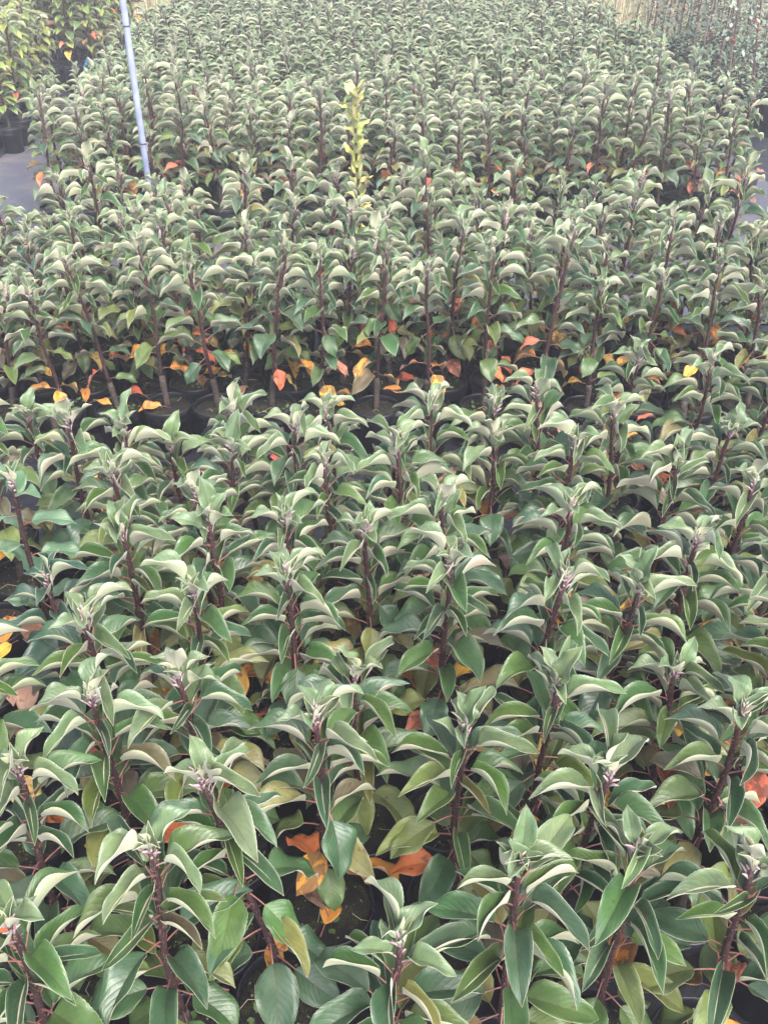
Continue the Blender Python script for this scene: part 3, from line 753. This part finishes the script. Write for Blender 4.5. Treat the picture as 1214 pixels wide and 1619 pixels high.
# ------------------------------------------------------------------ dry grass behind
M_STRAW = [simple("straw", (.42, .33, .18), .8), simple("straw_pale", (.55, .46, .28), .8), simple("green_blade", (.13, .17, .06), .7)]
def grass(name, spots, n, hmax, seed, lab):
    r = random.Random(seed); mb = MB()
    for i in range(n):
        x0, x1, y0, y1 = r.choice(spots); x, y = r.uniform(x0, x1), r.uniform(y0, y1); h = r.uniform(.3, 1)*hmax; a = r.uniform(0, 6.28); b = r.uniform(.05, .6)*h; w = r.uniform(.002, .005)
        dx, dy = cos(a), sin(a); p0, p1, p2 = np.array([x, y, 0]), np.array([x+dx*b*.35, y+dy*b*.35, h*.6]), np.array([x+dx*b, y+dy*b, h*(1-.2*b/h)])
        s = np.array([-dy, dx, 0])*w
        mb.add([p0-s, p0+s, p1+s*.8, p1-s*.8, p2], [(0, 1, 2, 3), (3, 2, 4)], r.choice([0, 0, 1, 1, 2]))
    o = obj(name, mb.mesh(name, M_STRAW)); tag(o, lab, "grass", None, 'stuff')
grass("dry_grass", [(-2.3, -1.85, 10.2, 13), (1.5, 2.3, 10.1, 14), (-4.5, 5, 10.5, 15), (-4.5, 5, 10.5, 12)], 9000, .55, 31, "straw coloured dry grass growing beyond the beds")

# ------------------------------------------------------------------ weeds in the pots, fallen leaves
M_WEED = [simple("weed_green", (.075, .12, .035), .5), simple("weed_pale", (.16, .20, .07), .5)]
r = random.Random(77); mb = MB()
pots = [(p['root'].location.x, p['root'].location.y, p['bed']) for p in plants if p['bed'] != 'far'] + [(c[0], c[1], 'near') for c in bare]
for x, y, bed in pots:
    for k in range(r.randint(12, 45) if bed == 'near' else 14):
        a, rr = r.uniform(0, 6.28), .062*math.sqrt(r.random()); b = np.array([x+rr*cos(a), y+rr*sin(a), SOIL_Z+.004])
        for q in range(r.choice([2, 2, 3])):
            g = r.uniform(0, 6.28); small_leaf(mb, b, np.array([cos(g), sin(g), .45]), r.uniform(.002, .0042), r.uniform(.0018, .0034), r.randint(0, 1), r)
    if r.random() < (.55 if bed == 'near' else .35):
        for _ in range(r.randint(1, 3)):
            a, rr = r.uniform(0, 6.28), r.uniform(.025, .058); b = np.array([x+rr*cos(a), y+rr*sin(a), SOIL_Z+.006]); g0 = r.uniform(0, 6)
            for q in range(r.randint(4, 7)):
                g = g0 + q*2.2; small_leaf(mb, b+np.array([cos(g), sin(g), .3])*.006, np.array([cos(g), sin(g), r.uniform(.2, .6)]), r.uniform(.009, .016), r.uniform(.006, .010), 0, r)
    for _ in range(2):
        a, rr, g = r.uniform(0, 6.28), r.uniform(.01, .05), r.uniform(0, 6.28); b = np.array([x+rr*cos(a), y+rr*sin(a), SOIL_Z+.006]); l = r.uniform(.02, .05)
        mb.tube([b, b+np.array([cos(g)*l*.5, sin(g)*l*.5, .006]), b+np.array([cos(g+.4)*l, sin(g+.4)*l, .002])], [.0006, .0006, .0004], 3, 2, False)
tag(obj("weeds", mb.mesh("weeds", M_WEED + [M_STRAW[1]])), "tiny weed seedlings, moss and straw bits on the potting soil", "weeds", None, 'stuff')

FALL = [leaf_mesh("fallen_leaf", LEAF_O, L=l, W=w, elev=e, bend=b, fold=f, pet=.022, nS=12, nV=3, serr=False, wav=.006, side=sd, seed=40+i, roll_tip=rt)
        for i, (l, w, e, b, f, sd, rt) in enumerate([(.075, .040, 14, 30, 22, .1, 20), (.070, .038, 20, 50, 30, -.15, -30), (.065, .040, 5, -20, 34, .1, 40), (.080, .042, 24, 60, 14, .05, -15)])]
FCOL = [("orange", (.60, .24, .035)), ("yellow", (.62, .38, .045)), ("brown", (.22, .105, .055)), ("pinkish brown", (.40, .22, .16)), ("red", (.52, .10, .05))]
spots = []
for px, py, ci in ((430, 1480, 0), (497, 1470, 0), (505, 1500, 0), (360, 1590, 2), (560, 1385, 0), (20, 1080, 3), (60, 1075, 3), (30, 1015, 1), (770, 950, 1), (800, 925, 3), (630, 1065, 0), (705, 1085, 1), (1020, 1160, 2), (1075, 1075, 1), (1040, 1130, 1), (1105, 1310, 1)):
    x, y = unproject(px, py, SOIL_Z+.01); spots.append((x, y, 'near', ci))
for _ in range(28):
    c = random.choice(plants[:len(near)]); b_ = c['root'].location; a_ = random.uniform(0, 6.28); q_ = random.uniform(.02, .055)
    spots.append((b_.x + q_*cos(a_), b_.y + q_*sin(a_), 'near', random.choice([2, 2, 3, 3, 0, 1])))
for _ in range(18):
    c = random.choice(bare); a_ = random.uniform(0, 6.28); q_ = random.uniform(.02, .055); spots.append((c[0] + q_*cos(a_), c[1] + q_*sin(a_), 'near', random.choice([2, 2, 3, 3, 0, 4])))
for i in range(46):
    x = random.uniform(-.95, .95); y = random.choice([random.uniform(2.44, 2.66), random.uniform(2.0, 2.42), random.uniform(2.6, 3.0)]); spots.append((x, y, 'mid', None))
for i in range(16): spots.append((random.uniform(-1.5, 1.5), random.uniform(4.3, 4.7), 'far', None))
for i in range(14): spots.append((random.choice([-1, 1])*random.uniform(1.72, 2.25), random.uniform(4.4, 6.6), 'path', random.choice([2, 2, 3, 0])))
for i in range(10): spots.append((random.uniform(-1.6, 1.6), random.uniform(3.5, 4.3), 'path', random.choice([2, 3, 0])))
cnt = {}; recs = []
allp = [(p['root'].location.x, p['root'].location.y) for p in plants] + [tuple(c) for c in bare]
for x, y, zone, ci in spots:
    d = min(math.hypot(x-a, y-b) for a, b in allp); on_soil = d < .062
    if not on_soil and d < .082: y += .02
    d = min(math.hypot(x-a, y-b) for a, b in allp)
    z = SOIL_Z+.008 if d < .066 else (POT_H+.001 if d < .095 else .016)
    nm, col = FCOL[ci] if ci is not None else random.choice(FCOL)
    o = obj("fallen_leaf", random.choice(FALL), None, (x, y, z), (random.uniform(-.3, .3), random.uniform(-.1, .25), random.uniform(0, 6.28)), random.uniform(.85, 1.1))
    o.color = (*jit(col, .1), random.uniform(.4, 1.0))
    recs.append((zone, z, nm, project(x, y, z)[0], o))
where = {'near': "in the near bed", 'mid': "along middle bed's front", 'far': "along far bed's front", 'path': "on the grey path"}
for zone in where:
    for nm, _ in FCOL:
        g = sorted([q for q in recs if q[0] == zone and q[2] == nm], key=lambda q: q[3])
        for i, q in enumerate(g):
            s_ = "potting soil" if SOIL_Z < q[1] < POT_H else "pot rim" if q[1] >= POT_H else "ground"
            tag(q[4], f"{nm} fallen leaf on {s_}, {ORD[min(i+1, len(ORD)-1)]} from left {where[zone]}", "fallen leaf", "fallen autumn leaves under the saplings")

# ------------------------------------------------------------------ thin volume added over the whole nursery to imitate veiling lens glare
m = bpy.data.materials.new("glare_veil_volume"); m.use_nodes = True; nt = m.node_tree; nt.nodes.clear()
pv = nt.nodes.new("ShaderNodeVolumePrincipled"); pv.inputs["Color"].default_value = (.93, .93, 1, 1); pv.inputs["Density"].default_value = VEIL_DENSITY
ou = nt.nodes.new("ShaderNodeOutputMaterial"); nt.links.new(pv.outputs[0], ou.inputs["Volume"])
mb = MB(); mb.box((0, 6, 1.5), (40, 40, 6)); veil_o = obj("glare_veil", mb.mesh("glare_veil", [m], False)); tag(veil_o, "added thin pale veil imitating lens glare over the nursery", None, None, 'stuff')
scene.collection.children.link(COL)
